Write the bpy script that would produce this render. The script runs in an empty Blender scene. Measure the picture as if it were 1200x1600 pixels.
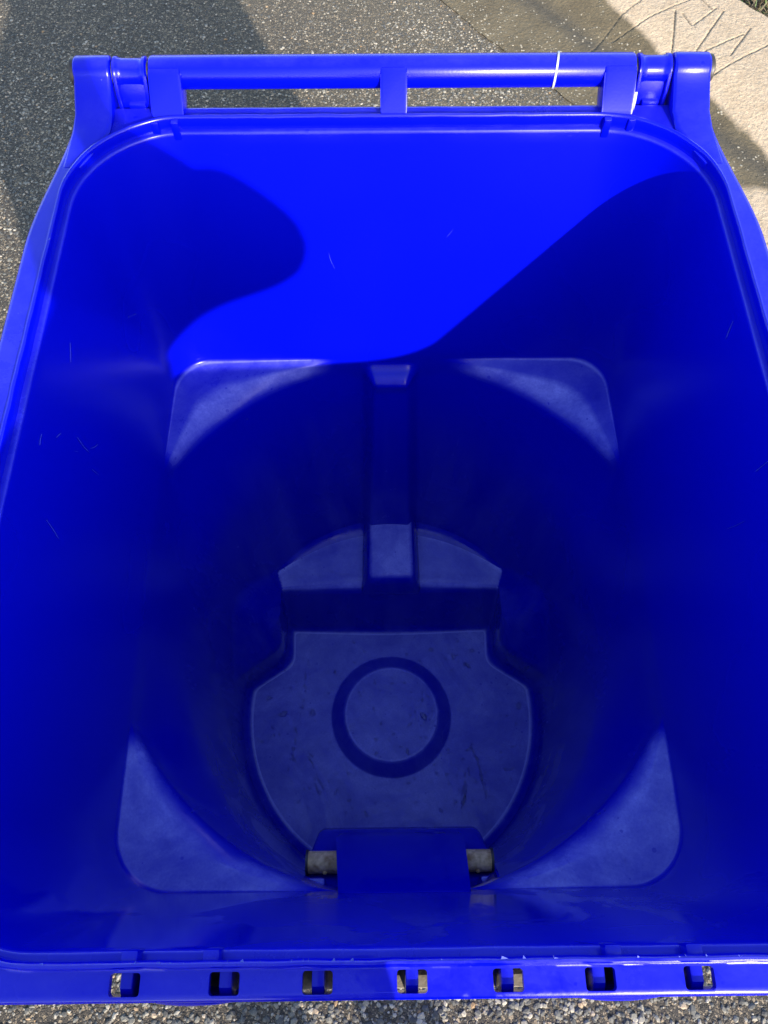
import bpy, bmesh, math, random
import numpy as np
from mathutils import Vector, Matrix

S = bpy.context.scene
COL = S.collection
random.seed(7); rng = np.random.default_rng(11)

# ------------------------------------------------------------------ camera
CAM = Vector((-0.0186, 0.0, 1.622))
PITCH, YAW, ROLL = map(math.radians, (25.8265, 0.3155, -0.5347))
fw = Vector((0, math.sin(PITCH), -math.cos(PITCH))); rt = Vector((1, 0, 0)); up = rt.cross(fw)
f2 = fw*math.cos(YAW) + rt*math.sin(YAW); r2 = rt*math.cos(YAW) - fw*math.sin(YAW)
r3 = r2*math.cos(ROLL) + up*math.sin(ROLL); u3 = up*math.cos(ROLL) - r2*math.sin(ROLL)
cd = bpy.data.cameras.new('camera'); cam = bpy.data.objects.new('camera', cd); COL.objects.link(cam)
M = Matrix((( r3.x, u3.x, -f2.x, CAM.x), (r3.y, u3.y, -f2.y, CAM.y), (r3.z, u3.z, -f2.z, CAM.z), (0, 0, 0, 1)))
cam.matrix_world = M
cd.sensor_fit = 'HORIZONTAL'; cd.sensor_width = 36.0; cd.lens = 36.0*1202/1200
cd.clip_start = 0.01; cd.clip_end = 500
S.camera = cam

# ------------------------------------------------------------------ light
SUN_D = Vector((-0.86, 2.03, -1.0)).normalized()          # the way the light travels
elev = math.asin(-SUN_D.z)
w = bpy.data.worlds.new('World'); S.world = w; w.use_nodes = True
nt = w.node_tree; nt.nodes.clear()
sky = nt.nodes.new('ShaderNodeTexSky'); sky.sky_type = 'NISHITA'; sky.sun_disc = False
sky.sun_elevation = elev
sky.sun_rotation = math.atan2(-SUN_D.x, -SUN_D.y)
bg = nt.nodes.new('ShaderNodeBackground'); bg.inputs['Strength'].default_value = 0.15
wo = nt.nodes.new('ShaderNodeOutputWorld')
nt.links.new(sky.outputs[0], bg.inputs[0]); nt.links.new(bg.outputs[0], wo.inputs[0])
ld = bpy.data.lights.new('sun', 'SUN'); ld.energy = 2.9; ld.angle = math.radians(0.6); ld.color = (1.0, 0.93, 0.82)
sun = bpy.data.objects.new('sun', ld); COL.objects.link(sun)
sun.rotation_euler = SUN_D.to_track_quat('-Z', 'Y').to_euler(); sun.location = (3, -6, 4)
S.view_settings.view_transform = 'Standard'; S.view_settings.look = 'None'
S.view_settings.exposure = 1.68; S.view_settings.gamma = 1.0

# ------------------------------------------------------------------ helpers
def link_obj(name, me, mat=None, parent=None, smooth=False):
    o = bpy.data.objects.new(name, me); COL.objects.link(o)
    if mat: me.materials.append(mat)
    if parent: o.parent = parent
    if smooth:
        me.polygons.foreach_set('use_smooth', [True]*len(me.polygons))
    return o
def tag(o, label=None, cat=None, group=None, kind=None):
    for k, v in (('label', label), ('category', cat), ('group', group), ('kind', kind)):
        if v: o[k] = v
    return o
def empty(name, loc=(0, 0, 0)):
    o = bpy.data.objects.new(name, None); o.location = loc; o.empty_display_size = .1; COL.objects.link(o); return o
def from_bm(name, bm, mat, parent=None, smooth=False, angle=None):
    bmesh.ops.recalc_face_normals(bm, faces=bm.faces)
    me = bpy.data.meshes.new(name); bm.to_mesh(me); bm.free()
    o = link_obj(name, me, mat, parent, smooth)
    if angle: me.set_sharp_from_angle(angle=math.radians(angle))
    return o
def grid_loops(name, loops, mat, parent=None, close_first=None, close_last=None, wrap=False, sharp=None):
    """loops: list of (N,3) arrays, closed in the round direction"""
    L = len(loops); N = len(loops[0]); V = np.concatenate(loops); F = []
    a = np.arange(N); b = (a+1) % N
    for i in range(L if wrap else L-1):
        j = (i+1) % L
        F.append(np.stack([i*N+a, i*N+b, j*N+b, j*N+a], 1))
    F = np.concatenate(F).tolist(); V = V.tolist()
    for c, i in ((close_first, 0), (close_last, L-1)):
        if c is not None:
            k = len(V); V.append(list(c)); F += [[i*N+x, i*N+(x+1) % N, k] for x in range(N)]
    me = bpy.data.meshes.new(name); me.from_pydata(V, [], F)
    bm = bmesh.new(); bm.from_mesh(me); bmesh.ops.recalc_face_normals(bm, faces=bm.faces); bm.to_mesh(me); bm.free()
    o = link_obj(name, me, mat, parent, True)
    if sharp: me.set_sharp_from_angle(angle=math.radians(sharp))
    return o
def box_bm(x0, x1, y0, y1, z0, z1, bev=0, seg=2, bm=None):
    bm = bm or bmesh.new()
    vs = [bm.verts.new((x, y, z)) for x in (x0, x1) for y in (y0, y1) for z in (z0, z1)]
    f = [bm.faces.new([vs[i] for i in q]) for q in ((0, 1, 3, 2), (4, 6, 7, 5), (0, 4, 5, 1), (2, 3, 7, 6), (0, 2, 6, 4), (1, 5, 7, 3))]
    if bev:
        es = {e for q in f for e in q.edges}
        bmesh.ops.bevel(bm, geom=list(es), offset=bev, segments=seg, profile=.5, affect='EDGES')
    return bm
def prism_bm(prof, x0, x1, bev=0, seg=2, taper=None):
    """profile in (y, z), extruded along x"""
    bm = bmesh.new(); n = len(prof)
    t = taper or [1.0]*n; cx = (x0+x1)/2; h = (x1-x0)/2
    A = [bm.verts.new((cx-h*t[i], y, z)) for i, (y, z) in enumerate(prof)]
    B = [bm.verts.new((cx+h*t[i], y, z)) for i, (y, z) in enumerate(prof)]
    fa = bm.faces.new(A); fb = bm.faces.new(B[::-1])
    for i in range(n):
        bm.faces.new((A[i], B[i], B[(i+1) % n], A[(i+1) % n]))
    if bev:
        es = {e for q in (fa, fb) for e in q.edges}
        bmesh.ops.bevel(bm, geom=list(es), offset=bev, segments=seg, profile=.5, affect='EDGES')
    return bm
def lathe_x(prof, y, z, n=40, caps=True, bm=None):
    """profile list of (x, r) about the axis y, z parallel to x"""
    bm = bm or bmesh.new(); rings = []
    for x, r in prof:
        rings.append([bm.verts.new((x, y+r*math.cos(2*math.pi*k/n), z+r*math.sin(2*math.pi*k/n))) for k in range(n)])
    for a, b in zip(rings, rings[1:]):
        for k in range(n): bm.faces.new((a[k], a[(k+1) % n], b[(k+1) % n], b[k]))
    if caps: bm.faces.new(rings[0]); bm.faces.new(rings[-1][::-1])
    return bm

# ------------------------------------------------------------------ materials
class NT:
    def __init__(s, name):
        s.m = bpy.data.materials.new(name); s.m.use_nodes = True; s.t = s.m.node_tree; s.t.nodes.clear()
        s.out = s.n('ShaderNodeOutputMaterial'); s.b = s.n('ShaderNodeBsdfPrincipled'); s.l(s.b.outputs[0], s.out.inputs[0])
    def n(s, typ, **kw):
        x = s.t.nodes.new(typ)
        for k, v in kw.items(): setattr(x, k, v)
        return x
    def l(s, a, b): s.t.links.new(a, b)
    def val(s, sock, v):
        if hasattr(v, 'is_output'): s.l(v, sock)
        else: sock.default_value = v
    def coord(s, kind='Object'): return s.n('ShaderNodeTexCoord').outputs[kind]
    def noise(s, vec, scale, detail=3, rough=.55, dist=0):
        x = s.n('ShaderNodeTexNoise'); s.l(vec, x.inputs['Vector'])
        x.inputs['Scale'].default_value = scale; x.inputs['Detail'].default_value = detail
        x.inputs['Roughness'].default_value = rough; x.inputs['Distortion'].default_value = dist
        return x.outputs[0]
    def vor(s, vec, scale, feature='F1', rnd=1):
        x = s.n('ShaderNodeTexVoronoi', feature=feature); s.l(vec, x.inputs['Vector'])
        x.inputs['Scale'].default_value = scale; x.inputs['Randomness'].default_value = rnd; return x
    def math(s, op, a, b=0.0, clamp=False):
        x = s.n('ShaderNodeMath', operation=op, use_clamp=clamp); s.val(x.inputs[0], a); s.val(x.inputs[1], b); return x.outputs[0]
    def ramp(s, v, stops):
        x = s.n('ShaderNodeValToRGB'); s.l(v, x.inputs[0]); e = x.color_ramp.elements
        while len(e) < len(stops): e.new(.5)
        for q, (p, c) in zip(e, stops): q.position = p; q.color = (*c, 1) if len(c) == 3 else c
        return x.outputs[0]
    def rng(s, v, a, b, c=0., d=1.):
        x = s.n('ShaderNodeMapRange'); s.l(v, x.inputs[0])
        for i, q in enumerate((a, b, c, d)): x.inputs[i+1].default_value = q
        return x.outputs[0]
    def mix(s, f, a, b, mode='MIX'):
        x = s.n('ShaderNodeMix', data_type='RGBA', blend_type=mode)
        s.val(x.inputs[0], f)
        for i, c in ((6, a), (7, b)):
            if hasattr(c, 'is_output'): s.l(c, x.inputs[i])
            else: x.inputs[i].default_value = (*c, 1)
        return x.outputs[2]
    def bump(s, h, strength=.3, dist=.002, nrm=None):
        x = s.n('ShaderNodeBump'); s.l(h, x.inputs['Height']); x.inputs['Strength'].default_value = strength
        x.inputs['Distance'].default_value = dist
        if nrm: s.l(nrm, x.inputs['Normal'])
        return x.outputs[0]
    def scale(s, vec, v):
        x = s.n('ShaderNodeMapping'); s.l(vec, x.inputs[0]); x.inputs['Scale'].default_value = v; return x.outputs[0]

def mat_plastic(name, base, film_glint_attr):
    k = NT(name); c = k.coord(); g = k.n('ShaderNodeNewGeometry')
    sp = k.n('ShaderNodeSeparateXYZ'); k.l(c, sp.inputs[0])
    cl = k.noise(c, 8, 6, .68, .9); mid = k.noise(c, 42, 5, .7, .5); fine = k.noise(c, 300, 3, .7)
    if film_glint_attr:       # settled film of dust on the flats, plus bright edge highlights painted in
        film_glint = k.n('ShaderNodeAttribute', attribute_name='film_glint').outputs['Fac']
    else:
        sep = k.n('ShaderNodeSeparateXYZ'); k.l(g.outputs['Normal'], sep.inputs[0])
        film_glint = k.math('MULTIPLY', k.rng(sep.outputs[2], .72, .985), k.rng(sp.outputs[2], .80, .70, .04, .48))
    film_glint = k.math('MULTIPLY', film_glint, k.rng(cl, .32, .68, .35, 1.45))
    film_glint = k.math('MULTIPLY', film_glint, k.rng(mid, .30, .66, .62, 1.12))
    film_glint = k.math('MULTIPLY', film_glint, k.rng(fine, .3, .65, .72, 1.05))
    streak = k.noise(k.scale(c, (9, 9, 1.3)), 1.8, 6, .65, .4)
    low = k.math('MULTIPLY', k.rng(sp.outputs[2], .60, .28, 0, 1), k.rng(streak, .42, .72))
    film_glint = k.math('ADD', k.math('MULTIPLY', film_glint, 1.25), k.math('MULTIPLY', low, .15), True)
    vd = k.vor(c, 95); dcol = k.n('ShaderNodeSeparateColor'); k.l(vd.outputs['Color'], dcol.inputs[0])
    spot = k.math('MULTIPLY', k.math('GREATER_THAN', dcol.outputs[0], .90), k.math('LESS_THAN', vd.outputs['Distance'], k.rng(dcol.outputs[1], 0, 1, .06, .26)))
    film_glint = k.math('MULTIPLY', film_glint, k.math('SUBTRACT', 1.0, k.math('MULTIPLY', spot, .6)))
    col = k.mix(film_glint, base, (.27, .28, .78))
    k.l(col, k.b.inputs['Base Color'])
    wet = k.math('MULTIPLY', k.rng(k.noise(k.scale(c, (1, 1, .7)), 6.5, 5, .6, 1.1), .49, .53), k.math('MAXIMUM', k.rng(sp.outputs[1], .20, .10), k.rng(sp.outputs[2], .50, .35, 0, .8)))
    ro = k.math('ADD', k.rng(k.noise(c, 3, 2), .3, .7, .24, .29), k.math('MULTIPLY', film_glint, .24))
    ro = k.math('SUBTRACT', ro, k.math('MULTIPLY', wet, .20), True)
    k.l(ro, k.b.inputs['Roughness'])
    k.b.inputs['IOR'].default_value = 1.46; k.b.inputs['Specular IOR Level'].default_value = .34
    h = k.math('ADD', k.math('MULTIPLY', k.noise(c, 420, 2), .10), k.math('ADD', k.math('MULTIPLY', k.noise(c, 11, 2), .30), k.math('MULTIPLY', spot, .10)))
    k.l(k.bump(h, .35, .0016), k.b.inputs['Normal'])
    return k.m
BLUE = mat_plastic('cart_blue_plastic', (.0001, .0018, .46), False)
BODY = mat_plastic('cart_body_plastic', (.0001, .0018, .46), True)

def mat_simple(name, col, rough=.5, metal=0, nscale=30, var=.25, bump=.15, col2=None):
    k = NT(name); c = k.coord(); n = k.noise(c, nscale, 5, .6)
    c2 = col2 or tuple(x*(1-var) for x in col)
    k.l(k.mix(k.rng(n, .35, .65), col, c2), k.b.inputs['Base Color'])
    k.b.inputs['Metallic'].default_value = metal
    k.l(k.rng(n, .3, .7, rough*.8, min(1, rough*1.2)), k.b.inputs['Roughness'])
    k.l(k.bump(n, bump, .002), k.b.inputs['Normal'])
    return k.m
STEEL = mat_simple('galvanised_steel', (.80, .56, .28), .6, .0, 90, .4, .3, (.34, .19, .07))
RUBBER = mat_simple('black_rubber', (.02, .02, .02), .7)
DARKPIN = mat_simple('dark_pin', (.035, .03, .028), .5)
WHITE = mat_simple('white_nylon', (.40, .41, .43), .4, 0, 40, .06, .05)

def mat_asphalt():
    k = NT('asphalt'); c = k.coord()
    v1 = k.vor(c, 135); v2 = k.vor(c, 320)
    e1 = k.vor(c, 135, 'DISTANCE_TO_EDGE'); e2 = k.vor(c, 320, 'DISTANCE_TO_EDGE')
    def stones(v, e, lo, thr):
        sc = k.n('ShaderNodeSeparateColor'); k.l(v.outputs['Color'], sc.inputs[0])
        tone = k.ramp(sc.outputs[0], [(0, (.026, .025, .023)), (.35, (.062, .059, .053)), (.62, (.13, .12, .10)), (.85, (.22, .20, .155)), (1, (.36, .325, .26))])
        m = k.math('MULTIPLY', k.rng(e.outputs['Distance'], lo, lo+.09), k.math('GREATER_THAN', sc.outputs[1], thr*.75))
        return tone, m
    t1, m1 = stones(v1, e1, .06, .42); t2, m2 = stones(v2, e2, .05, .2)
    mat = k.mix(k.noise(c, 700, 2), (.022, .022, .022), (.06, .058, .054))
    col = k.mix(k.math('MULTIPLY', m2, .85), mat, t2); col = k.mix(m1, col, t1)
    big = k.noise(c, 1.3, 5, .6)
    col = k.mix(1.0, col, k.ramp(big, [(.3, (.92, .76, .60)), (.7, (1.20, 1.02, .82))]), 'MULTIPLY')
    # pale sandy film towards the gutter
    sp = k.n('ShaderNodeSeparateXYZ'); k.l(c, sp.inputs[0])
    nn = k.math('ADD', k.math('MULTIPLY', sp.outputs[0], .8), k.math('MULTIPLY', sp.outputs[1], .6))
    nn = k.math('ADD', nn, k.rng(k.noise(c, 3, 5, .65), 0, 1, -.35, .35))
    col = k.mix(k.rng(nn, 1.0, 1.9, 0, .40), col, (.20, .16, .095))
    k.l(col, k.b.inputs['Base Color']); k.b.inputs['Roughness'].default_value = .82
    h = k.math('ADD', k.math('MULTIPLY', m1, .8), k.math('ADD', k.math('MULTIPLY', m2, .4), k.math('MULTIPLY', k.noise(c, 500, 2), .3)))
    k.l(k.bump(h, .9, .0035), k.b.inputs['Normal'])
    return k.m
ASPHALT = mat_asphalt()
def mat_stone():
    k = NT('aggregate_stone'); g = k.n('ShaderNodeNewGeometry')
    tone = k.ramp(g.outputs['Random Per Island'], [(0, (.045, .043, .04)), (.3, (.085, .081, .073)), (.55, (.155, .143, .115)), (.8, (.26, .23, .178)), (.95, (.40, .35, .275)), (1, (.27, .16, .07))])
    k.l(k.mix(k.rng(k.noise(k.coord(), 400, 3), .3, .7), tone, (.5, .5, .5), 'MULTIPLY'), k.b.inputs['Base Color'])
    k.l(k.mix(k.math('MULTIPLY', k.rng(k.noise(k.coord(), 400, 3), .4, .7), .35), tone, (.05, .05, .045)), k.b.inputs['Base Color'])
    k.b.inputs['Roughness'].default_value = .75
    return k.m
STONE = mat_stone()
def mat_gutter():
    k = NT('gutter_concrete'); c = k.coord()
    sp = k.n('ShaderNodeSeparateXYZ'); k.l(c, sp.inputs[0])
    n_ = k.math('ADD', k.math('MULTIPLY', sp.outputs[0], .8), k.math('MULTIPLY', sp.outputs[1], .6))
    s_ = k.math('SUBTRACT', k.math('MULTIPLY', sp.outputs[0], .6), k.math('MULTIPLY', sp.outputs[1], .8))
    wob = k.rng(k.noise(c, 2.6, 5, .6), 0, 1, -.5, .5)
    # clean pale concrete above the tide mark, tan film below it
    mark = k.math('ADD', n_, k.math('MULTIPLY', wob, .13)); mark = k.math('ADD', mark, k.math('MULTIPLY', s_, .16))
    clean = k.rng(mark, 1.945, 1.965)
    clean2 = k.math('MULTIPLY', k.rng(k.math('ADD', k.math('SUBTRACT', s_, n_), k.math('MULTIPLY', wob, .22)), -2.78, -2.72), k.rng(n_, 2.04, 1.99))
    clean = k.math('MAXIMUM', clean, clean2)
    tan = k.mix(k.rng(k.noise(c, 8, 6, .65), .3, .7), (.088, .066, .034), (.150, .116, .064))
    flow = k.math('SUBTRACT', 1.0, k.math('MULTIPLY', k.math('ABSOLUTE', k.math('SUBTRACT', k.math('ADD', n_, k.math('MULTIPLY', wob, .05)), 2.05)), 17), True)
    tan = k.mix(k.math('MULTIPLY', flow, .75), tan, (.055, .047, .034))
    pale = k.mix(k.rng(k.noise(c, 14, 6, .7), .3, .7), (.37, .272, .172), (.48, .366, .246))
    pale = k.mix(k.rng(k.noise(c, 38, 4, .75), .56, .70, 0, .6), pale, (.27, .21, .13))
    pale = k.mix(k.rng(k.noise(c, 90, 3, .7), .5, .75, 0, .5), pale, (.56, .465, .315))
    col = k.mix(clean, tan, pale)
    v = k.vor(c, 115); sc = k.n('ShaderNodeSeparateColor'); k.l(v.outputs['Color'], sc.inputs[0])
    dens = k.math('ADD', k.rng(k.noise(c, 5, 4, .65), .35, .68, .02, .5), k.rng(n_, 1.98, 1.82, -.10, .30))
    peb = k.math('MULTIPLY', k.math('LESS_THAN', sc.outputs[0], dens), k.rng(k.math('SUBTRACT', v.outputs['Distance'], k.rng(sc.outputs[1], 0, 1, .12, .52)), 0.0, -.09))
    peb = k.math('MULTIPLY', peb, k.math('SUBTRACT', 1.0, k.math('MULTIPLY', clean, .7)))
    col = k.mix(k.math('MULTIPLY', peb, k.rng(sc.outputs[2], 0, 1, .35, 1)), col, (.50, .43, .31))
    col = k.mix(k.rng(k.noise(c, 330, 3, .7), .55, .8, 0, .5), col, (.14, .11, .07))
    at = k.n('ShaderNodeAttribute', attribute_name='groove')
    col = k.mix(k.math('MULTIPLY', at.outputs['Fac'], .95), col, (.085, .075, .055))
    k.l(col, k.b.inputs['Base Color']); k.b.inputs['Roughness'].default_value = .85
    h = k.math('ADD', k.math('MULTIPLY', peb, .7), k.math('ADD', k.noise(c, 60, 5, .7), k.math('MULTIPLY', k.noise(c, 300, 2), .4)))
    k.l(k.bump(h, .85, .006), k.b.inputs['Normal'])
    return k.m
CONC = mat_gutter()

# ------------------------------------------------------------------ ground, gutter, kerb, verge
def sheet(name, xs, ys, mat):
    X, Y = np.meshgrid(xs, ys); V = np.stack([X.ravel(), Y.ravel(), np.zeros(X.size)], 1)
    nx = len(xs); F = [(j*nx+i, j*nx+i+1, (j+1)*nx+i+1, (j+1)*nx+i) for j in range(len(ys)-1) for i in range(nx-1)]
    me = bpy.data.meshes.new(name); me.from_pydata(V.tolist(), [], F); return link_obj(name, me, mat)
tag(sheet('road', np.linspace(-150, 150, 13), np.linspace(-150, 150, 13), ASPHALT), 'grey asphalt with exposed aggregate under the blue cart', None, None, 'structure')

GRO = [  # lines pressed into the kerb concrete, (x, y) in metres
    [(.759, 2.497), (1.034, 2.652)], [(.977, 2.596), (.915, 2.30)], [(1.060, 2.68), (1.097, 2.599)], [(1.022, 2.518), (1.112, 2.602)],
    [(1.135, 2.588), (.985, 2.355)], [(1.032, 2.387), (1.174, 2.466)], [(1.204, 2.496), (1.113, 2.364)], [(1.050, 2.290), (1.260, 2.422)],
    [(.997, 2.579), (1.014, 2.518)], [(1.034, 2.652), (1.10, 2.75)], [(1.25, 2.40), (1.36, 2.47)], [(.80, 2.80), (.95, 2.93)], [(1.2, 2.2), (1.42, 2.31)]]
CRACK = [[(.90, 2.70), (.867, 2.649), (.80, 2.60), (.702, 2.470), (.665, 2.43), (.641, 2.398), (.57, 2.33), (.494, 2.280), (.44, 2.25)]]
def segdist(P, a, b):
    a = np.array(a); b = np.array(b); d = b-a; t = np.clip(((P-a)@d)/(d@d), 0, 1); return np.linalg.norm(P-a-t[:, None]*d, axis=1)
def wob1(s, seed, amp, n=7):
    r = np.random.default_rng(seed); o = np.zeros_like(s)
    for i in range(n): o += r.normal()*amp/(1+i*.55)*np.sin(s*(3.0*1.75**i)+r.uniform(0, 6.28))
    return o
def strip(name, n0, n1, dn, label, edge0=0, edge1=0):
    s = np.concatenate([np.linspace(-14, -2.6, 60), np.arange(-2.5, -.2, .0034), np.linspace(-.1, 14, 60)])
    q = np.linspace(0, 1, int((n1-n0)/dn)+1)
    Sg, Q = np.meshgrid(s, q); sv = Sg.ravel(); qv = Q.ravel()
    a = n0 + (wob1(sv, 5, edge0) if edge0 else 0); b = n1 + (wob1(sv, 8, edge1) if edge1 else 0)
    n = a + (b-a)*qv
    x = .6*sv + .8*n; y = -.8*sv + .6*n
    sm = lambda v, lo, hi: (lambda t: t*t*(3-2*t))(np.clip((v-lo)/(hi-lo), 0, 1))
    z = .0035 + .002*sm(n, 1.82, 2.04) + .047*sm(n, 2.06, 2.30) + .004*sm(n, 2.3, 2.55)
    P = np.stack([x, y], 1)
    P2 = P + np.stack([wob1(sv*3, 2, .0006), wob1(n*4, 3, .0006)], 1)
    g = np.zeros(len(x))
    for sg in GRO:
        d = segdist(P2, *sg); L = np.hypot(sg[1][0]-sg[0][0], sg[1][1]-sg[0][1]); g = np.maximum(g, np.clip(1-d/.0030, 0, 1))
    for pl in CRACK:
        for a_, b_ in zip(pl, pl[1:]):
            d = segdist(P2 + rng.normal(0, .0012, P2.shape), a_, b_); g = np.maximum(g, .7*np.clip(1-d/.0036, 0, 1))
    z -= .006*g
    z += .0007*wob1(sv*4+n*9, 21, 1.0)*.6 + rng.normal(0, .00055, len(z))
    if edge1: z -= .016*np.clip((qv-.965)/.035, 0, 1)**2
    nx = len(s); V = np.stack([x, y, z], 1)
    i, j = np.meshgrid(np.arange(nx-1), np.arange(len(q)-1)); k = (j*nx+i).ravel()
    F = np.stack([k, k+1, k+nx+1, k+nx], 1)
    me = bpy.data.meshes.new(name); me.from_pydata(V.tolist(), [], F.tolist())
    at = me.attributes.new('groove', 'FLOAT', 'POINT'); at.data.foreach_set('value', g.astype(np.float32))
    o = link_obj(name, me, CONC, None, True)
    return tag(o, label, None, None, 'structure')
strip('gutter', 1.805, 2.06, .005, 'tan stained concrete gutter with pale pebbles beside the asphalt', edge0=.006)
strip('kerb', 2.06, 2.565, .0032, 'pale concrete kerb with lines scored into its top', edge1=.008)

# verge soil and grass
k = NT('verge_soil'); c = k.coord()
k.l(k.ramp(k.noise(c, 40, 6, .7), [(.3, (.012, .009, .006)), (.6, (.05, .036, .02)), (.8, (.10, .075, .045))]), k.b.inputs['Base Color'])
k.b.inputs['Roughness'].default_value = .95; k.l(k.bump(k.noise(c, 70, 5, .7), 1, .02), k.b.inputs['Normal'])
bm = bmesh.new()
for s0, s1 in ((-14, -2.7), (-2.7, .2), (.2, 14)):
    vs = [bm.verts.new((.6*s+.8*n, -.8*s+.6*n, .022)) for s, n in ((s0, 2.54), (s1, 2.54), (s1, 9), (s0, 9))]
    bm.faces.new(vs)
tag(from_bm('verge_soil', bm, k.m), 'dark soil of the verge behind the kerb', None, None, 'structure')
k = NT('grass_blade'); g = k.n('ShaderNodeNewGeometry')
k.l(k.ramp(g.outputs['Random Per Island'], [(0, (.03, .025, .012)), (.35, (.09, .065, .035)), (.6, (.20, .15, .08)), (.74, (.30, .24, .13)), (.80, (.06, .12, .015)), (1, (.13, .22, .03))]), k.b.inputs['Base Color'])
k.b.inputs['Roughness'].default_value = .6
V, F = [], []
r = random.Random(4)
for i in range(5200):
    s = r.uniform(-2.4, -.6); n = 2.58 + abs(r.gauss(0, .22))
    x, y = .6*s+.8*n, -.8*s+.6*n
    az = r.uniform(0, 6.28); L = r.uniform(.03, .085); wd = r.uniform(.0015, .0038); lean = r.uniform(.3, 1.3); z0 = .02
    if n < 2.64: L *= .55
    dx, dy = math.cos(az), math.sin(az); px, py = -dy*wd, dx*wd
    b = len(V); cur = r.uniform(.2, .9)
    for t in (0, .5, 1):
        hx = L*math.sin(lean)*t*(1+cur*t*.4); hz = L*math.cos(lean)*t*(1-cur*.45*t)
        ww = (1-t*.92)
        V += [(x+dx*hx-px*ww, y+dy*hx-py*ww, z0+hz), (x+dx*hx+px*ww, y+dy*hx+py*ww, z0+hz)]
    F += [(b, b+1, b+3, b+2), (b+2, b+3, b+5, b+4)]
me = bpy.data.meshes.new('grass'); me.from_pydata(V, [], F)
tag(link_obj('grass', me, k.m), 'dry thatch and a few green blades behind the kerb', None, None, 'stuff')

# loose looking aggregate standing proud of the asphalt
def stones(name, count, region, rmin, rmax, mat, label, zfun=lambda x, y: 0):
    g_ = (1+5**.5)/2
    base = np.array([(-1, g_, 0), (1, g_, 0), (-1, -g_, 0), (1, -g_, 0), (0, -1, g_), (0, 1, g_), (0, -1, -g_), (0, 1, -g_), (g_, 0, -1), (g_, 0, 1), (-g_, 0, -1), (-g_, 0, 1)])/1.9
    tri = np.array([(0, 11, 5), (0, 5, 1), (0, 1, 7), (0, 7, 10), (0, 10, 11), (1, 5, 9), (5, 11, 4), (11, 10, 2), (10, 7, 6), (7, 1, 8), (3, 9, 4), (3, 4, 2), (3, 2, 6), (3, 6, 8), (3, 8, 9), (4, 9, 5), (2, 4, 11), (6, 2, 10), (8, 6, 7), (9, 8, 1)])
    VV, FF = [], []; kx = 0
    while kx < count:
        x, y = region()
        if 0.8*x+.6*y > 1.80+.06*rng.random(): continue
        rr = (rmin+(rmax-rmin)*rng.random()**2.2)*(1.3 if y < .4 else 1.0)
        v = base*rng.uniform(.62, 1.12, (12, 1))*rng.uniform(.75, 1.15, (1, 3)); v[:, 2] *= .5
        a = rng.uniform(0, 6.28); ca, sa = math.cos(a), math.sin(a)
        st = rng.uniform(.65, 1.3)
        vx = (v[:, 0]*ca*st-v[:, 1]*sa)*rr+x; vy = (v[:, 0]*sa*st+v[:, 1]*ca)*rr+y
        VV.append(np.stack([vx, vy, v[:, 2]*rr+rr*.06], 1)); FF.append(tri+12*kx); kx += 1
    me = bpy.data.meshes.new(name); me.from_pydata(np.concatenate(VV).tolist(), [], np.concatenate(FF).tolist())
    return tag(link_obj(name, me, mat), label, None, None, 'stuff')
def reg():
    u = rng.random()
    if u < .27: return rng.normal(0, .62), rng.normal(-.17, .16)
    if u < .60: return rng.normal(-1.0, .33), rng.normal(2.0, .55)
    return rng.normal(.25, .45), rng.normal(2.25, .40)
stones('asphalt_aggregate', 44000, reg, .0018, .0062, STONE, 'pale and dark stone chips set in the asphalt surface')

# ------------------------------------------------------------------ the cart: shape functions
N = 720; YC = .296
PH = (np.arange(N)+.5)/N*2*np.pi; CO, SI = np.cos(PH), np.sin(PH)
def rrect(hx, y0, y1, Rb, Rf):
    """distance from the axis (0, YC) to a rounded rectangle, corner radii Rb at the back and Rf at the front"""
    lo = np.zeros(N); hi = np.full(N, 1.5)
    for _ in range(40):
        m = (lo+hi)/2; x = np.abs(m*CO); y = YC+m*SI
        R = np.where(y > (y0+y1)/2, Rb, Rf); cy = (y0+y1)/2; hy = (y1-y0)/2
        qx = x-hx+R; qy = np.abs(y-cy)-hy+R
        d = np.minimum(np.maximum(qx, qy), 0)+np.hypot(np.maximum(qx, 0), np.maximum(qy, 0))-R
        ins = d < 0; lo = np.where(ins, m, lo); hi = np.where(ins, hi, m)
    return (lo+hi)/2
def circ(cy, R):
    b = SI*(YC-cy); return -b+np.sqrt(b*b-(YC-cy)**2+R*R)
def smin(a, b, k):
    h = np.clip(.5+.5*(b-a)/k, 0, 1); return b+(a-b)*h-k*h*(1-h)
def smax(a, b, k): return -smin(-a, -b, k)
sst = lambda v, lo, hi: (lambda t: t*t*(3-2*t))(np.clip((v-lo)/(hi-lo), 0, 1))
lerp = lambda a, b, t: a+(b-a)*t
ring = lambda r, z: np.stack([r*CO, YC+r*SI, np.full(N, z) if np.isscalar(z) else z], 1)

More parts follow.
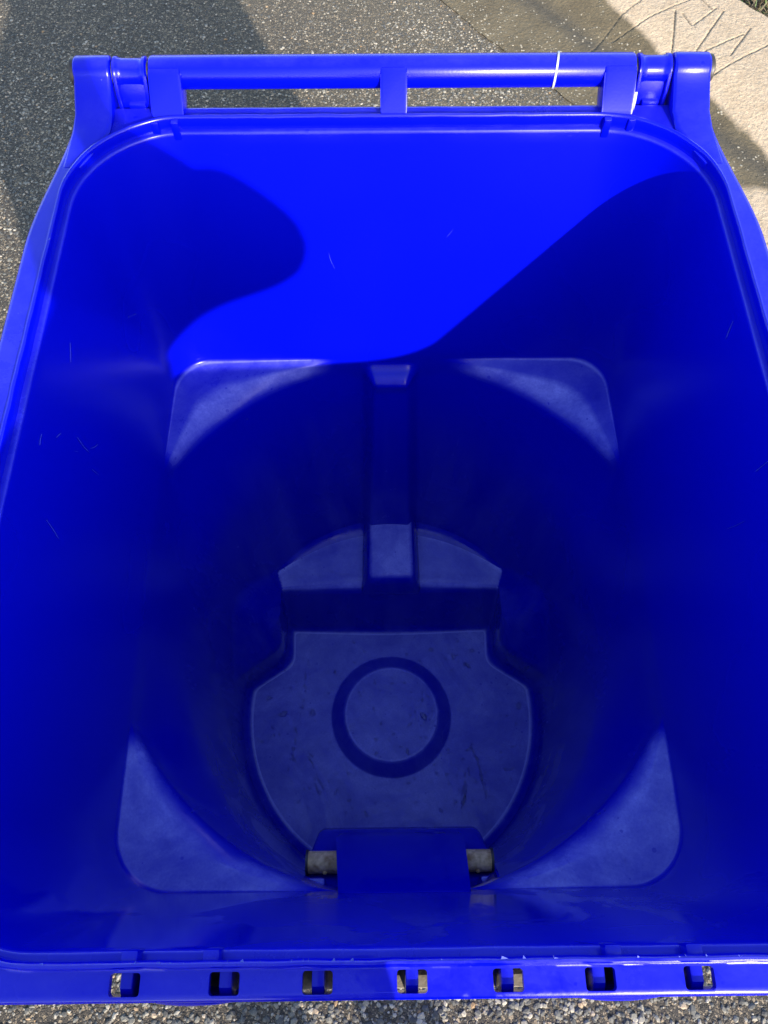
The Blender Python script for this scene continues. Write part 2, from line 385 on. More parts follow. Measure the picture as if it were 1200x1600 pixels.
JT = np.sin(PH*37)*.00012+np.sin(PH*11+1)*.0002
def upper(u, off=0):      # u = 0 at the top of the wall, 1 at the ledge
    return rrect(lerp(.340, .3173, u)+off, lerp(-.038, -.0062, u)-off, lerp(.757, .705, u)+off, lerp(.112, .052, u)+off, lerp(.086, .066, u)+off)
Z0, Z1, Z2, ZF = 1.0345, .698, .656, .100
def wall(z):              # lower barrel without its fittings
    v = (Z2-z)/(Z2-ZF)
    c_ = circ(lerp(.350, .302, v), lerp(.362, .302, v))
    rc = rrect(lerp(.3173, .300, v), lerp(-.0062, -.003, v), .72, .05, .05)
    a_, b_, cy = lerp(.320, .2845, v), lerp(.362, .305, v), lerp(.350, .302, v)     # egg section lower down
    qa = (CO/a_)**2+(SI/b_)**2; qb = SI*(YC-cy)/b_**2; qc = ((YC-cy)/b_)**2-1
    el = (-qb+np.sqrt(np.maximum(qb*qb-qa*qc, 0)))/qa
    return lerp(smin(c_, rc, .006), el, float(sst(v, 0.0, .32)))
def fittings(r0, z, want=False):
    big = 9.0
    # rib down the back wall
    v = np.clip((Z2-z)/(Z2-.30), 0, 1)
    xw = np.abs(r0*CO); back = SI > .5
    w1 = lerp(.024, .036, v); Srib = (1-sst(xw, w1, w1+.020))*back
    prot = .030*sst(-z, -.678, -.660)
    r = r0-prot*Srib
    # shelf over the axle with the raised pad in the middle
    sb = np.maximum(SI, 1e-3)
    ys = .471+(z-ZF)*.235
    rs = np.where(SI > .15, (ys-YC)/sb, big)
    zs = .250
    d = z-zs
    A = np.interp(d, [-.020, -.009, -.003, .0075, .0095, .014], [1, .96, .88, .03, .008, 0])
    rs2 = np.where(rs < r, rs, r)
    r = r*(1-A)+rs2*A
    # wheel housings in both back corners
    xwell = .206+max(0, z-.248)*.80
    rA = np.where(np.abs(CO) > .05, xwell/np.maximum(np.abs(CO), .05), big)
    nd = .578*np.abs(CO)+.816*SI
    cc = .450-.816*YC+max(0, z-.20)*.6
    rB = np.where(nd > .05, cc/np.maximum(nd, .05), big)
    rw = smax(rA, rB, .02)
    fl_ = np.interp(d, [-.016, -.010, -.005, -.002, .0055, .0070, .0085, .0095], [0, .25, .85, .36, .36, .95, .35, 0])*(rs < r0-.006)*(r < rw)  # dust on the shelf, with light edge highlights painted along its borders
    r = smin(r, rw, .010)
    return (r, fl_) if want else r
def inner_loops():
    out = []; fm = []
    O = np.zeros(N); one = np.ones(N)
    def put(L, f): out.append(L); fm.append(f*one)
    for o_, z in ((.0065, Z0), (.0022, Z0), (.0009, Z0-.0004), (.0002, Z0-.0013)): put(ring(upper(0, o_)+JT, z), .04)
    for u in np.linspace(.012, 1, 26): put(ring(upper(u), lerp(Z0, Z1, u)), O)
    ro = upper(1); ri = np.minimum(smin(ro, circ(.350, .362), .003), ro)
    gm = sst(ro-ri, .003, .022); bk = SI > 0
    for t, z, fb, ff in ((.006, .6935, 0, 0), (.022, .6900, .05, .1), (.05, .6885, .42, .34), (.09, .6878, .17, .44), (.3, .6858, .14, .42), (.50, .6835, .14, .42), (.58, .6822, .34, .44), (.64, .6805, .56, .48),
                         (.76, .6755, .54, .46), (.86, .6700, .40, .26), (.95, .6630, .08, .08), (1, Z2, 0, 0)):  # ledge dust; the bevel steps carry a painted highlight band
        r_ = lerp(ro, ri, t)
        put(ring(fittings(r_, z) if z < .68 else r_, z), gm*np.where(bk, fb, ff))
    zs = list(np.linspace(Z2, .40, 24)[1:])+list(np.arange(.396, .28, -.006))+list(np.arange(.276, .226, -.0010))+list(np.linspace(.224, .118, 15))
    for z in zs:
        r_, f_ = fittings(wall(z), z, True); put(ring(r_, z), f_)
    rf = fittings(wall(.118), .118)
    for o_, z, f in ((.0025, .110, 0), (.0065, .1045, 0), (.0115, .1015, .10), (.0145, .1004, .55), (.0165, .1002, 1.7), (.0185, .1002, .50)): put(ring(rf-o_, z), f)  # peak value paints the bright highlight line round the floor
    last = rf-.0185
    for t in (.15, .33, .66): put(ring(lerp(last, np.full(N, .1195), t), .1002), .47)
    for r_, z, f in ((.1188, .1002, .47), (.1172, .1003, .5), (.115, .101, .16), (.112, .104, .10), (.0935, .1165, .10), (.0895, .1188, .35), (.0875, .1194, .95), (.084, .1195, .50), (.04, .1195, .52)): put(ring(np.full(N, r_), z), f)  # dust again, with a painted highlight on the ring's inner edge
    return out, np.concatenate(fm[::-1])
def outer_loops():
    out = []
    for z in (.0965, .11, .16, .20, .225, .24, .255, .27, .29, .31, .35, .45, .55, .60, .634): out.append(ring(np.maximum(fittings(wall(z), z), .1)+.0065, z))
    out.append(ring(upper(1, .005), .660)); out.append(ring(upper(1, .0065), .670))
    for u in (1, .9, .7, .5, .3, .15): out.append(ring(upper(u, .0065), lerp(Z0, Z1, u)))
    out.append(ring(upper(0, .0095), Z0))
    return out
cart = empty('waste_cart', (0, 0.35, 0)); tag(cart, 'open deep blue plastic wheeled refuse cart seen into from above', 'refuse cart')
def P(o):       # parent under the cart keeping world placement
    o.parent = cart; o.matrix_parent_inverse = Matrix.Translation(-cart.location); return o
padp = [(.498, .235), (.5005, .278), (.506, .292), (.518, .2975), (.66, .300), (.66, .235)]
P(from_bm('rib_foot', prism_bm(padp, -.050, .053, .010, 4, [1.12, .92, .86, .84, .84, 1.12]), BLUE, None, True, 50))
loops, film_glint = inner_loops()
il = loops[::-1]                       # floor first
ol = outer_loops()[::-1]
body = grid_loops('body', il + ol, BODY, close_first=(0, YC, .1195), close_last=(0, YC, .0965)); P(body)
fa = np.concatenate([film_glint, np.zeros(len(ol)*N), [.52, 0]]).astype(np.float32)
body.data.attributes.new('film_glint', 'FLOAT', 'POINT').data.foreach_set('value', fa)
# skirt the cart stands on
sk = []
for r_, z in ((0, .092), (0, .0), (-.008, .0), (-.008, .092)):
    sk.append(ring(np.minimum(fittings(wall(.12), .12), 9)+.006+r_, z+.003))
P(grid_loops('base_skirt', sk, BLUE, wrap=True, sharp=40))

# ------------------------------------------------------------------ rim
def lipr(o): return rrect(.3455+o, -.0435-o, .762+o, .118+o, .10+o)
def flr(o):  return rrect(.370+o, -.0635-o, .783+o, .030+o, .045+o)
def narrow(L):
    L = L.copy(); y = L[:, 1]; L[:, 0] *= 1-.055*sst(y, .58, .76); return L
rl = []
jit = wob1(PH*8, 31, .0003, 3)
for o_, z in ((0, 1.0315), (0, 1.038), (-.0006, 1.0475), (.0002, 1.0496), (.0014, 1.0504), (.0028, 1.0500), (.0038, 1.0485), (.0042, 1.0462)):
    rl.append(ring(lipr(o_)+jit, z+jit*.6 if z > 1.045 else np.full(N, z)))
rl.append(ring(lipr(.0050), 1.0451)); rl.append(ring(lipr(.0064), 1.0448))
mid = (lipr(.006)+flr(0))/2
rl.append(narrow(ring(flr(-.002), 1.0448+.6*jit))); rl.append(narrow(ring(flr(.0012), 1.0442+.6*jit))); rl.append(narrow(ring(flr(.0030), 1.0425))); rl.append(narrow(ring(flr(.0036), 1.040)))
rl.append(narrow(ring(flr(.0040)+jit, 1.014))); rl.append(narrow(ring(flr(.0010), 1.013))); rl.append(narrow(ring(flr(.0003), 1.038)))
rl.append(ring(lipr(.008), 1.0395)); rl.append(ring(lipr(.0062), 1.036)); rl.append(ring(lipr(.0058), 1.0315))
rim = grid_loops('rim', rl, BLUE, wrap=True)
HX = [-.1855, -.1215, -.0615, -.0005, .0615, .121, .185]
bm = bmesh.new()
for hx in HX:
    b2 = box_bm(hx-.0098, hx+.0098, -.0632, -.0498, 1.032, 1.056, 0)
    es = [e for e in b2.edges if abs(e.verts[0].co.z-e.verts[1].co.z) > .01]
    bmesh.ops.bevel(b2, geom=es, offset=.0022, segments=3, profile=.5, affect='EDGES')
    me = bpy.data.meshes.new('t'); b2.to_mesh(me); b2.free(); bm.from_mesh(me); bpy.data.meshes.remove(me)
bmesh.ops.recalc_face_normals(bm, faces=bm.faces)
mc = bpy.data.meshes.new('cut'); bm.to_mesh(mc); bm.free()
cut = bpy.data.objects.new('cut', mc); COL.objects.link(cut)
md = rim.modifiers.new('b', 'BOOLEAN'); md.operation = 'DIFFERENCE'; md.object = cut; md.solver = 'EXACT'
bpy.context.view_layer.update()
dg = bpy.context.evaluated_depsgraph_get(); me2 = bpy.data.meshes.new_from_object(rim.evaluated_get(dg))
rim.modifiers.clear(); rim.data = me2; me2.set_sharp_from_angle(angle=math.radians(38))
bpy.data.objects.remove(cut); P(rim)
for hx in HX:
    b = prism_bm([(-.046, 1.0), (-.046, 1.0408), (-.0590, 1.0408), (-.0655, 1.035), (-.0655, 1.0)], hx-.0042, hx+.0042, .0012, 2)
    P(from_bm('rim_gusset', b, BLUE, None, True, 35))
SLOT_SHADE = mat_simple('slot_shade_tone', (.22, .185, .145), .85, 0, 120, .45, .4)  # brown tone painted for the dim shade seen through the slots
P(from_bm('added_slot_plate', box_bm(-.1775, .1765, -.0640, -.0470, 1.0060, 1.0085, .0006), SLOT_SHADE))  # added plate, no known part, stands in for shaded ground below
for x in (-.2625, -.2405, .2375, .2640):          # small stop ribs across the inner band, back
    P(from_bm('stop_rib', box_bm(x-.0042, x+.0042, .7535, .7635, 1.026, 1.0485, .0015), BLUE, None, True, 40))
for x in (-.184, -.131, .131, .184):          # and front
    P(from_bm('stop_rib', box_bm(x-.0056, x+.0056, -.0450, -.0368, 1.026, 1.0468, .0018), BLUE, None, True, 40))
for x in (-.148, .141):                       # rounded lugs under the front flange
    b = bmesh.new(); bmesh.ops.create_uvsphere(b, u_segments=24, v_segments=12, radius=1)
    for v in b.verts: v.co = Vector((x+v.co.x*.036, -.0668+v.co.y*.0062, 1.006+v.co.z*.014))
    P(from_bm('grip_lug', b, BLUE, None, True))

# ------------------------------------------------------------------ handle and hinge
HY, HZ, HR = .8075, 1.070, .0168
def rod(x0, x1, r, e=.004): return [(x0, r-e), (x0+e*.3, r-e*.3), (x0+e, r), (x1-e, r), (x1-e*.3, r-e*.3), (x1, r-e)]
P(from_bm('handle_bar', lathe_x(rod(-.2655, .2655, HR, .003), HY, HZ, 56), BLUE, None, True, 40))
for x0, x1 in ((-.2655, -.2305), (-.0135, .0155), (.2305, .2655)):
    pr = [(.764, 1.036), (.764, 1.0458), (.768, 1.0495), (.7895, 1.0795), (.7945, 1.0828), (.800, 1.0815), (.806, 1.070), (.803, 1.050), (.785, 1.036)]
    P(from_bm('handle_post', prism_bm(pr, x0, x1, .0028, 3), BLUE, None, True, 35))
def arm(sx):
    bm = bmesh.new(); secs = []
    for t in np.linspace(0, 1, 15):
        # section polygon in (y, z) is one fixed outline; here the outline is swept in x
        pass
    out = []
    for a in np.linspace(160, -60, 26):
        out.append((HY+HR*math.cos(math.radians(a)), HZ+HR*math.sin(math.radians(a))))
    prof = [(.690, 1.034), (.690, 1.0452), (.712, 1.0466), (.742, 1.0490), (.762, 1.0540)]+out+[(.796, 1.020), (.76, 1.016)]
    def xo(y): return float(np.interp(y, [.69, .745, .79, .835], [.3535, .350, .3475, .3475]))
    def xi(y): return float(np.interp(y, [.69, .730, .760, .79, .835], [.3345, .3140, .3085, .3070, .3070]))
    n = len(prof); L = []
    for tt in (0, 1):
        L.append([bm.verts.new((sx*((xi(y), xo(y))[tt]), y, z)) for y, z in prof])
    fa = bm.faces.new(L[0]); fb = bm.faces.new(L[1][::-1])
    for i in range(n): bm.faces.new((L[0][i], L[1][i], L[1][(i+1) % n], L[0][(i+1) % n]))
    bmesh.ops.recalc_face_normals(bm, faces=bm.faces)
    bmesh.ops.bevel(bm, geom=list({e for q in (fa, fb) for e in q.edges}), offset=.0035, segments=3, profile=.5, affect='EDGES')
    return P(from_bm('hinge_arm', bm, BLUE, None, True, 40))
lid = empty('lid', (0, .80, 1.0)); P(lid); lid.matrix_parent_inverse = Matrix.Translation(-cart.location)
def PL(o): o.parent = lid; o.matrix_parent_inverse = Matrix.Translation(-Vector((0, .80, 1.0))); return o
for sx in (-1, 1):
    arm(sx)
    P(from_bm('hinge_pin', lathe_x([(sx*.255, .011), (sx*.338, .011), (sx*.3470, .0150), (sx*.3505, .0150), (sx*.352, .013)], HY, HZ, 32), DARKPIN, None, True, 35))
    # knuckle of the lid round the pin, with two raised bands
    a, b = sorted((sx*.2685, sx*.3050)); w_ = b-a
    kp = [(a, .0140), (a+.001, .0160), (a+.004, .0160), (a+.005, .0146), (a+.010, .0140), (b-.010, .0140), (b-.005, .0146), (b-.004, .0160), (b-.001, .0160), (b, .0140)]
    PL(from_bm('hinge_knuckle', lathe_x(kp, HY, HZ, 40), BLUE, None, True, 60))
    # strap from the knuckle down to the hanging lid: web and two flanges
    web = [(.797, 1.072), (.806, 1.064), (.808, .99), (.80, .965), (.792, .965), (.790, 1.00), (.788, 1.035), (.791, 1.058)]
    PL(from_bm('hinge_strap', prism_bm(web, a+.004, b-.002, .001), BLUE, None, True, 35))
    fl = [(.7925, 1.076), (.806, 1.066), (.808, .99), (.80, .962), (.788, .962), (.786, 1.00), (.783, 1.034), (.786, 1.058)]
    for q in ((a, a+.0042), (b-.0042, b)):
        PL(from_bm('strap_flange', prism_bm(fl, q[0]+(-sx*.004 if False else 0), q[1], .0012, 2), BLUE, None, True, 35))
    PL(from_bm('strap_block', box_bm(a+.011, b-.007, .7845, .792, 1.030, 1.048, .001), BLUE, None, True, 35))
# the lid itself, hanging down behind the cart: domed panel with a turned edge
gx, gz = 40, 44; V, F = [], []
for sd in (0, 1):
    for j in range(gz+1):
        for i in range(gx+1):
            u, v = -1+2*i/gx, j/gz
            hw = .335+.015*v
            x = u*hw; z = .985-.79*v
            e = max(abs(u), abs(2*v-1)); dome = .035*(1-max(0, (e-.80)/.20)**2)
            V.append((x, .806+dome+(.0045 if sd else 0), z))
n1 = (gx+1)*(gz+1)
for j in range(gz):
    for i in range(gx):
        k = j*(gx+1)+i; F.append((k, k+1, k+gx+2, k+gx+1)); k += n1; F.append((k, k+gx+1, k+gx+2, k+1))
bd = [i for i in range(gx+1)]+[j*(gx+1)+gx for j in range(1, gz+1)]+[gz*(gx+1)+i for i in range(gx-1, -1, -1)]+[j*(gx+1) for j in range(gz-1, 0, -1)]
for a, b in zip(bd, bd[1:]+bd[:1]): F.append((a, a+n1, b+n1, b))
me = bpy.data.meshes.new('lid_panel'); me.from_pydata(V, [], F)
bm = bmesh.new(); bm.from_mesh(me); PL(from_bm('lid_panel', bm, BLUE, None, True, 50))

# ------------------------------------------------------------------ steel catch bar in its housing, front wall
pk = [(-.030, .40), (.066, .36), (.074, .425), (.068, .452), (.030, .530), (.012, .560), (-.012, .600), (-.030, .60)]
P(from_bm('bar_pocket', prism_bm(pk, -.115, .124, .012, 4, [1, .97, .97, .98, 1, 1, 1, 1]), BLUE, None, True, 50))
hs = [(-.030, .45), (.052, .42), (.063, .495), (.0625, .512), (.056, .530), (.010, .668), (-.006, .712), (-.016, .735), (-.030, .74)]
P(from_bm('bar_housing', prism_bm(hs, -.084, .092, .010, 4, [1, .97, .965, .965, .955, .84, .80, .785, .78]), BLUE, None, True, 50))
P(from_bm('catch_bar', lathe_x(rod(-.1125, .1175, .0132, .0015), .0255, .567, 32), STEEL, None, True, 40))
for x in (-.1135, .1168):
    P(from_bm('bar_collar', lathe_x([(x-.001, .0136), (x-.001, .0148), (x+.002, .0148), (x+.002, .0136)], .0255, .567, 28), DARKPIN, None, True, 30))
for x in (-.0905, .0985):     # small split pins under the bar
    b = bmesh.new(); bmesh.ops.create_uvsphere(b, u_segments=10, v_segments=8, radius=.0035, matrix=Matrix.Translation((x, .0145, .572)))
    P(from_bm('split_pin', b, STEEL, None, True))
for x0, x1 in ((-.118, -.088), (.098, .127)):
    P(from_bm('pocket_ledge', box_bm(x0, x1, -.02, .008, .575, .600, .004, 2), BLUE, None, True, 40))

# ------------------------------------------------------------------ wheels and axle, under the back
P(from_bm('axle', lathe_x(rod(-.305, .305, .011, .001), .585, .130, 24), STEEL, None, True, 40))
for sx in (-1, 1):
    wh = empty('wheel', (sx*.272, .585, .130)); P(wh)
    tp = [(-.026, .085), (-.028, .116), (-.020, .127), (0, .129), (.020, .127), (.028, .116), (.026, .085)]
    hb = [(-.024, .018), (-.027, .085), (-.012, .080), (-.010, .030), (.010, .030), (.012, .080), (.027, .085), (.024, .018)]
    for nm, pf, mt in (('tyre', tp, RUBBER), ('hub', hb, DARKPIN)):
        o = from_bm(nm, lathe_x(pf, 0, 0, 48), mt, None, True, 40); o.parent = wh

# ------------------------------------------------------------------ cable ties
def tie(name, x, r, a0, a1, tilt, label):
    V, F = [], []; n = 40
    for i in range(n+1):
        a = math.radians(a0+(a1-a0)*i/n)
        for dx, dr in ((-.0011, 0), (.0011, 0), (.0011, .0012), (-.0011, .0012)):
            V.append((x+dx+tilt*math.cos(a), HY+(r+dr)*math.cos(a), HZ+(r+dr)*math.sin(a)))
    for i in range(n):
        for q in range(4): F.append((i*4+q, i*4+(q+1) % 4, i*4+4+(q+1) % 4, i*4+4+q))
    F += [(0, 3, 2, 1), (n*4, n*4+1, n*4+2, n*4+3)]
    me = bpy.data.meshes.new(name); me.from_pydata(V, [], F)
    bm = bmesh.new(); bm.from_mesh(me); me2 = from_bm(name, bm, WHITE, None, True, 40)
    return tag(me2, label, 'cable tie', 'white cable ties on the cart handle')
tie('cable_tie', .180, HR+.0003, -70, 250, .0028, 'white cable tie looped round the middle of the blue handle bar')
bm = bmesh.new()
pts = [(.2695, .784, 1.058), (.2685, .778, 1.0525), (.2662, .771, 1.0475)]
prev = None
for (x, y, z) in pts:
    cur = [bm.verts.new((x+dx, y+dy, z+dz)) for dx, dy, dz in ((-.0012, 0, 0), (.0012, 0, 0), (.0012, .0012, .0012), (-.0012, .0012, .0012))]
    if prev:
        for q in range(4): bm.faces.new((prev[q], prev[(q+1) % 4], cur[(q+1) % 4], cur[q]))
    else: bm.faces.new(cur)
    prev = cur
bm.faces.new(prev[::-1])
tag(from_bm('cable_tie', bm, WHITE), 'short white tie end tucked beside the right hinge', 'cable tie', 'white cable ties on the cart handle')

# ------------------------------------------------------------------ wear: scratches, burrs of flash on the lip, water
SCUFF = mat_simple('scuffed_plastic', (.06, .09, .60), .6, 0, 300, .3, .1)
rs_ = random.Random(12)
UP = {u: upper(u) for u in np.linspace(0, 1, 41)}; UK = np.array(sorted(UP)); UV = np.stack([UP[u] for u in UK])
def wallpt(ph, u, off):
    a = np.interp(ph % (2*math.pi), PH, UV[int(np.clip(round(u*40), 0, 40))]); u0 = np.clip(u, 0, 1)*40; i0 = int(min(39, math.floor(u0)))
    r0 = np.interp(ph % (2*math.pi), PH, UV[i0]); r1 = np.interp(ph % (2*math.pi), PH, UV[i0+1]); rr = r0+(r1-r0)*(u0-i0)-off
    return Vector((rr*math.cos(ph), YC+rr*math.sin(ph), lerp(Z0, Z1, u)))
V, F = [], []
def scratch(ph, u, dph, du, wdt, bend):
    n = 6; pts = []
    for i in range(n):
        t = i/(n-1); q = bend*math.sin(t*3.1)
        pts.append((ph+dph*t+q*du, u+du*t-q*dph))
    for i, (p_, u_) in enumerate(pts):
        w_ = wdt*(.25+math.sin(3.14*i/(n-1)))
        a = wallpt(p_, u_, .0004); d = wallpt(pts[min(n-1, i+1)][0], pts[min(n-1, i+1)][1], .0004)-wallpt(pts[max(0, i-1)][0], pts[max(0, i-1)][1], .0004)
        nn = Vector((math.cos(p_), math.sin(p_), 0)); sd = d.cross(nn).normalized()*w_
        V.extend([tuple(a-sd), tuple(a+nn*-.0003), tuple(a+sd)])
    b = len(V)-3*n
    for i in range(n-1):
        for q in (0, 1): F.append((b+3*i+q, b+3*i+q+1, b+3*i+q+4, b+3*i+q+3))
for i in range(15):
    side = rs_.random()
    ph = rs_.gauss(2.85, .28) if side < .62 else (rs_.uniform(.9, 2.3) if side < .72 else rs_.gauss(.2, .3))
    scratch(ph, rs_.uniform(.05, .93), rs_.uniform(-.04, .04), rs_.uniform(-.10, .10), rs_.uniform(.00008, .00022), rs_.uniform(-.05, .05))
me = bpy.data.meshes.new('scratches'); me.from_pydata(V, [], F)
P(tag(link_obj('scratches', me, SCUFF, None, True), None, None, None, 'stuff'))
V, F = [], []
LP = lipr(.0014)
for i in range(70):
    ph = rs_.uniform(3.9, 5.5) if i < 52 else rs_.uniform(0, 6.28)
    r0 = float(np.interp(ph, PH, LP)); p0 = Vector((r0*math.cos(ph), YC+r0*math.sin(ph), 1.0498))
    tg = Vector((-math.sin(ph), math.cos(ph), 0)); L = rs_.uniform(.0008, .0034)*rs_.random(); hgt = rs_.uniform(.0002, .0009); inw = Vector((-math.cos(ph), -math.sin(ph), 0))*rs_.uniform(-.0015, .003)
    b = len(V); V += [tuple(p0-tg*L), tuple(p0+tg*L), tuple(p0+tg*L*rs_.uniform(-.5, .5)+inw+Vector((0, 0, hgt))), tuple(p0+inw*.6+Vector((0, 0, -.0008)))]
    F += [(b, b+1, b+2), (b+1, b+3, b+2), (b+3, b, b+2), (b, b+3, b+1)]
me = bpy.data.meshes.new('lip_flash'); me.from_pydata(V, [], F)
P(tag(link_obj('lip_flash', me, SCUFF), None, None, None, 'stuff'))
k = NT('water'); k.b.inputs['Base Color'].default_value = (1, 1, 1, 1); k.b.inputs['Transmission Weight'].default_value = 1; k.b.inputs['IOR'].default_value = 1.33; k.b.inputs['Roughness'].default_value = .02
V, F = [], []
def drop(x, y, z, rx, ry, h, rot, irr=.18):
    n = 14; b = len(V); ph0 = rs_.uniform(0, 6)
    for lv, (rr, hh) in enumerate(((1.0, 0), (.86, .55), (.5, .92))):
        for i in range(n):
            a = 2*math.pi*i/n; w_ = 1+irr*math.sin(2*a+ph0)+irr*.6*math.sin(3*a+2*ph0)
            dx, dy = rx*rr*w_*math.cos(a), ry*rr*w_*math.sin(a)
            V.append((x+dx*math.cos(rot)-dy*math.sin(rot), y+dx*math.sin(rot)+dy*math.cos(rot), z+h*hh))
    V.append((x, y, z+h))
    for lv in (0, 1):
        for i in range(n): F.append((b+lv*n+i, b+lv*n+(i+1) % n, b+(lv+1)*n+(i+1) % n, b+(lv+1)*n+i))
    for i in range(n): F.append((b+2*n+i, b+2*n+(i+1) % n, b+3*n))
for i in range(230):
    a = rs_.uniform(0, 6.28); rr = .255*math.sqrt(rs_.random()); x, y = rr*math.cos(a), YC+rr*math.sin(a)
    if y < .07 or (y > .36 and abs(x) > .19) or y > .455 or .084 < rr < .121: continue
    z = .1197 if rr < .084 else .1004; q = rs_.uniform(.0008, .0030)*(1 if i % 9 else 1.9)
    drop(x, y, z, q*rs_.uniform(1, 1.8), q, q*.42, rs_.uniform(0, 3.1))
for (x0, y0, x1, y1) in ((-.165, .40, -.190, .20), (.155, .24, .175, .15), (-.155, .225, -.135, .150), (.14, .19, .13, .13)):     # runs of water
    for i in range(16):
        t = i/15+rs_.uniform(-.03, .03)
        if rs_.random() < .25: continue
        drop(lerp(x0, x1, t)+rs_.gauss(0, .0025), lerp(y0, y1, t), .1004, rs_.uniform(.003, .008), rs_.uniform(.0012, .0026), .0011, math.atan2(y1-y0, x1-x0)+rs_.gauss(0, .3), .3)
for i in range(34):
    x = rs_.uniform(-.19, .19)
    if abs(x) < .065: continue
    yb = .330+math.sqrt(.26**2-x*x)
    y = rs_.uniform(.525, max(.53, yb-.02)); q = rs_.uniform(.0008, .0022); drop(x, y, .2535, q*1.2, q, q*.5, 0)
for x0, y0, n in ((-.24, .06, 7), (.245, .06, 14), (-.25, .63, 8), (.25, .63, 8)):
    for i in range(n):
        q = rs_.uniform(.0007, .002); drop(x0+rs_.gauss(0, .018), y0+rs_.gauss(0, .018), .6872, q*1.4, q, q*.45, rs_.uniform(0, 3))
me = bpy.data.meshes.new('water_drops'); me.from_pydata(V, [], F)
tag(link_obj('water_drops', me, k.m, None, True), 'scattered water drops on the floor and ledges inside the blue cart', None, None, 'stuff')

# ------------------------------------------------------------------ the person holding the phone (throws the shadow into the cart)
SKIN = mat_simple('skin', (.42, .24, .16), .5, 0, 60, .12, .1)
SHIRT = mat_simple('shirt_cloth', (.05, .055, .07), .85, 0, 220, .3, .3)
SHORTS = mat_simple('shorts_cloth', (.16, .14, .10), .9, 0, 220, .3, .3)
HAIR = mat_simple('hair', (.025, .016, .01), .55, 0, 160, .5, .5)
SHOE = mat_simple('shoe', (.05, .05, .055), .7, 0, 90, .3, .2)
PX, PY = -.030, -.45
per = empty('person', (PX, PY, 0)); tag(per, 'person standing before the blue cart whose raised arms shade its back wall', 'person')
def skin(name, verts, edges, mat, lvl=2, root=0):
    me = bpy.data.meshes.new(name); me.from_pydata([v[:3] for v in verts], edges, [])
    o = link_obj(name, me, mat)
    o.modifiers.new('skin', 'SKIN'); lay = me.skin_vertices[0].data if me.skin_vertices else None
    if lay is None:
        bm = bmesh.new(); bm.from_mesh(me); bm.verts.layers.skin.verify(); bm.to_mesh(me); bm.free(); lay = me.skin_vertices[0].data
    for i, v in enumerate(verts):
        rx = v[3]; lay[i].radius = (rx, v[4] if len(v) > 4 else rx); lay[i].use_root = (i == root)
    o.modifiers['skin'].use_smooth_shade = True
    sb = o.modifiers.new('sub', 'SUBSURF'); sb.levels = lvl; sb.render_levels = lvl
    bpy.context.view_layer.update()
    ev = o.evaluated_get(bpy.context.evaluated_depsgraph_get()); m2 = bpy.data.meshes.new_from_object(ev)
    o.modifiers.clear(); o.data = m2
    o.parent = per; o.matrix_parent_inverse = Matrix.Translation(-Vector((PX, PY, 0)))
    return o
B = lambda x, y, z, r, r2=None: (PX+x, PY+y, z, r, r2 or r)
RS, LS = (.150, .005, 1.352), (-.120, .005, 1.345)
RE, LE = (.292, .225, 1.340), (.135, .230, 1.290)
RW, LW = (.050, .375, 1.452), (-.065, .375, 1.460)
verts = [B(0, 0, .90, .105, .085), B(0, -.005, 1.05, .098, .075), B(0, 0, 1.22, .112, .08), B(0, 0, 1.34, .085, .07), B(.04, .015, 1.405, .052), B(.115, .045, 1.430, .058), B(.190, .070, 1.475, .074, .090), B(.215, .060, 1.54, .068, .08),
         B(*RS, .048), B(.235, .12, 1.372, .042), B(*RE, .036), B(.165, .305, 1.390, .038), B(*RW, .026),
         B(*LS, .048), B(-.02, .12, 1.31, .050), B(*LE, .044), B(.025, .31, 1.38, .040), B(*LW, .026),
         B(.095, 0, .82, .088), B(.105, .015, .50, .056), B(.108, .0, .28, .054), B(.11, -.005, .085, .036), B(.115, .10, .04, .034),
         B(-.095, 0, .82, .088), B(-.105, .015, .50, .056), B(-.108, .0, .28, .054), B(-.11, -.005, .085, .036), B(-.115, .10, .04, .034)]
edges = [(0, 1), (1, 2), (2, 3), (3, 4), (4, 5), (5, 6), (6, 7), (3, 8), (8, 9), (9, 10), (10, 11), (11, 12), (3, 13), (13, 14), (14, 15), (15, 16), (16, 17),
         (0, 18), (18, 19), (19, 20), (20, 21), (21, 22), (0, 23), (23, 24), (24, 25), (25, 26), (26, 27)]
# palms and fingers, closed on the long edges of the phone
ph_c = CAM - f2*.014 - u3*.055 - r3*.022
def hand(sx, wi):
    global verts, edges
    o = ph_c + r3*(sx*.043) - f2*.006 - u3*.022
    W_ = Vector((verts[wi][0], verts[wi][1], verts[wi][2]))
    palm = o*.72+W_*.28 + r3*(sx*.016) - f2*.012
    b = len(verts); verts.append((*palm, .024, .016)); edges.append((wi, b))
    for q in range(4):
        ln = (.9, 1.05, 1.0, .8)[q]
        k0 = palm + u3*(.024-.016*q) + r3*(sx*.006) + f2*.012
        k1 = o + u3*(.030-.019*q) + r3*(sx*.010) + f2*.016*ln
        k2 = o + u3*(.030-.019*q) - r3*(sx*.010*ln) + f2*.022 if q else k1 + f2*.004 - r3*(sx*.006)
        k2 = k2 - u3*.004
        i = len(verts)
        for kk, rr in ((k0, .0095), (k1, .0085), (k2, .0072)): verts.append((*kk, rr, rr))
        edges += [(b, i), (i, i+1), (i+1, i+2)]
    t0 = palm - u3*.012 - f2*.016 - r3*(sx*.010); t1 = o - u3*.006 - f2*.020 - r3*(sx*.016); t2 = o + u3*.012 - f2*.018 - r3*(sx*.028)
    i = len(verts)
    for kk, rr in ((t0, .0115), (t1, .0095), (t2, .008)): verts.append((*kk, rr, rr))
    edges += [(b, i), (i, i+1), (i+1, i+2)]
hand(1, 12); hand(-1, 17)
skin('body', verts, edges, SKIN)
E = .012
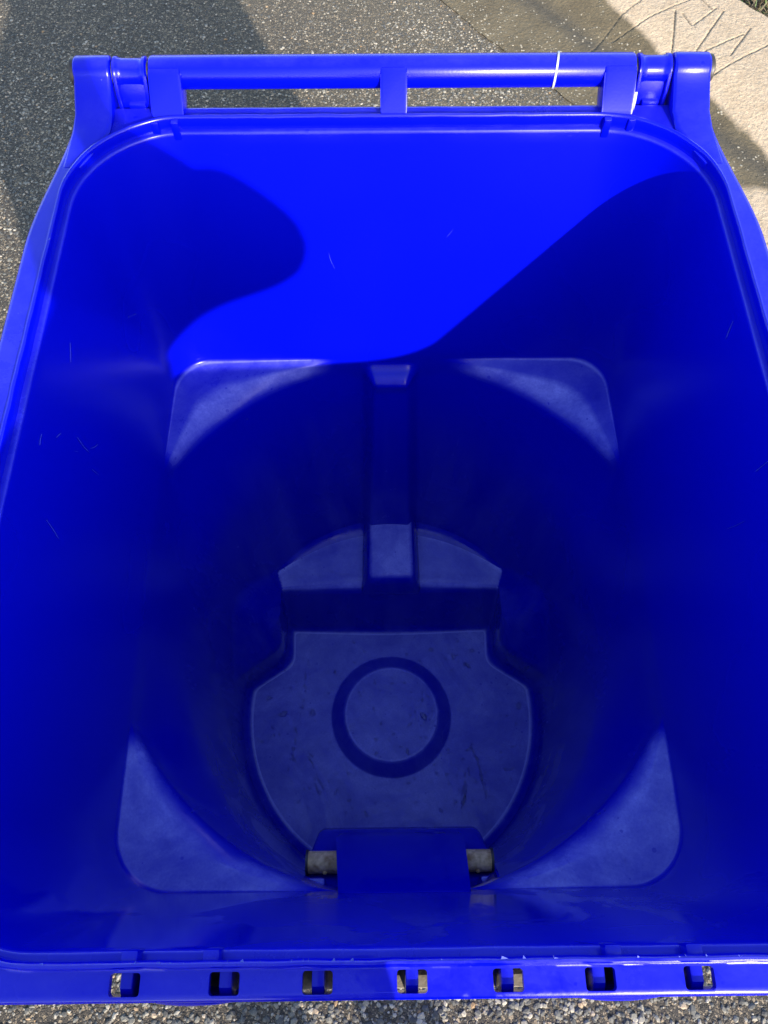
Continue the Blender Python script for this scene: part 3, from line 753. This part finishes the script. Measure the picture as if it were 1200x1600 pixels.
sv = [B(.008, 0, .80, .158, .128), B(.036, -.005, 1.02, .150, .115), B(.046, 0, 1.22, .160, .115), B(0, 0, 1.345, .108, .09), B(0, .012, 1.385, .066),
      B(*RS, .076), B(.226, .115, 1.366, .056), B(.270, .185, 1.356, .056), B(.300, .232, 1.345, .046), B(.225, .268, 1.372, .060), B(.140, .315, 1.402, .058), B(*LS, .076), B(-.04, .11, 1.31, .068), B(.085, .19, 1.310, .076), B(.135, .235, 1.325, .082), B(.05, .30, 1.375, .070), B(-.02, .345, 1.425, .056)]
skin('shirt', sv, [(0, 1), (1, 2), (2, 3), (3, 4), (3, 5), (5, 6), (6, 7), (7, 8), (8, 9), (9, 10), (3, 11), (11, 12), (12, 13), (13, 14), (14, 15), (15, 16)], SHIRT)
sv = [B(0, 0, .98, .138, .112), B(0, 0, .88, .145, .122), B(.098, 0, .80, .104), B(.108, .012, .52, .092), B(-.098, 0, .80, .104), B(-.108, .012, .52, .092)]
skin('shorts', sv, [(0, 1), (1, 2), (2, 3), (1, 4), (4, 5)], SHORTS)
for sx in (-1, 1):
    skin('shoe', [B(sx*.11, -.045, .05, .043), B(sx*.112, .03, .05, .045, .043), B(sx*.118, .12, .04, .043, .034), B(sx*.12, .17, .033, .034, .026)], [(0, 1), (1, 2), (2, 3)], SHOE)
skin('hair', [B(.165, -.008, 1.455, .052), B(.203, .025, 1.525, .078, .084), B(.225, .055, 1.582, .070, .057)], [(0, 1), (1, 2)], HAIR)
for sx in (-1, 1):
    b = bmesh.new(); bmesh.ops.create_uvsphere(b, u_segments=14, v_segments=10, radius=.0105, matrix=Matrix.Translation((PX+.200+sx*.030, PY+.140, 1.495-sx*.008)))
    o = from_bm('eye', b, WHITE, None, True); o.parent = per; o.matrix_parent_inverse = Matrix.Translation(-Vector((PX, PY, 0)))
    b = bmesh.new(); bmesh.ops.create_uvsphere(b, u_segments=14, v_segments=10, radius=1)
    for v in b.verts: v.co = Vector((PX+.198+sx*.078+v.co.x*.008, PY+.060+v.co.y*.017, 1.485-sx*.02+v.co.z*.028))
    o = from_bm('ear', b, SKIN, None, True); o.parent = per; o.matrix_parent_inverse = Matrix.Translation(-Vector((PX, PY, 0)))
skin('nose', [B(.203, .141, 1.505, .007), B(.196, .162, 1.470, .012)], [(0, 1)], SKIN)
skin('mouth', [B(.168, .144, 1.437, .005), B(.187, .153, 1.432, .006), B(.207, .144, 1.427, .005)], [(0, 1), (1, 2)], mat_simple('lips', (.35, .13, .11), .5))
# phone just behind the lens
bm = box_bm(-.036, .036, -.074, .074, -.004, .004, .0035, 3)
ph = from_bm('phone', bm, mat_simple('phone_glass', (.012, .012, .014), .2), None, True, 40)
Mp = M.copy(); Mp.translation = ph_c; ph.matrix_world = Mp
tag(ph, 'phone held up over the blue cart by the standing person', 'phone')
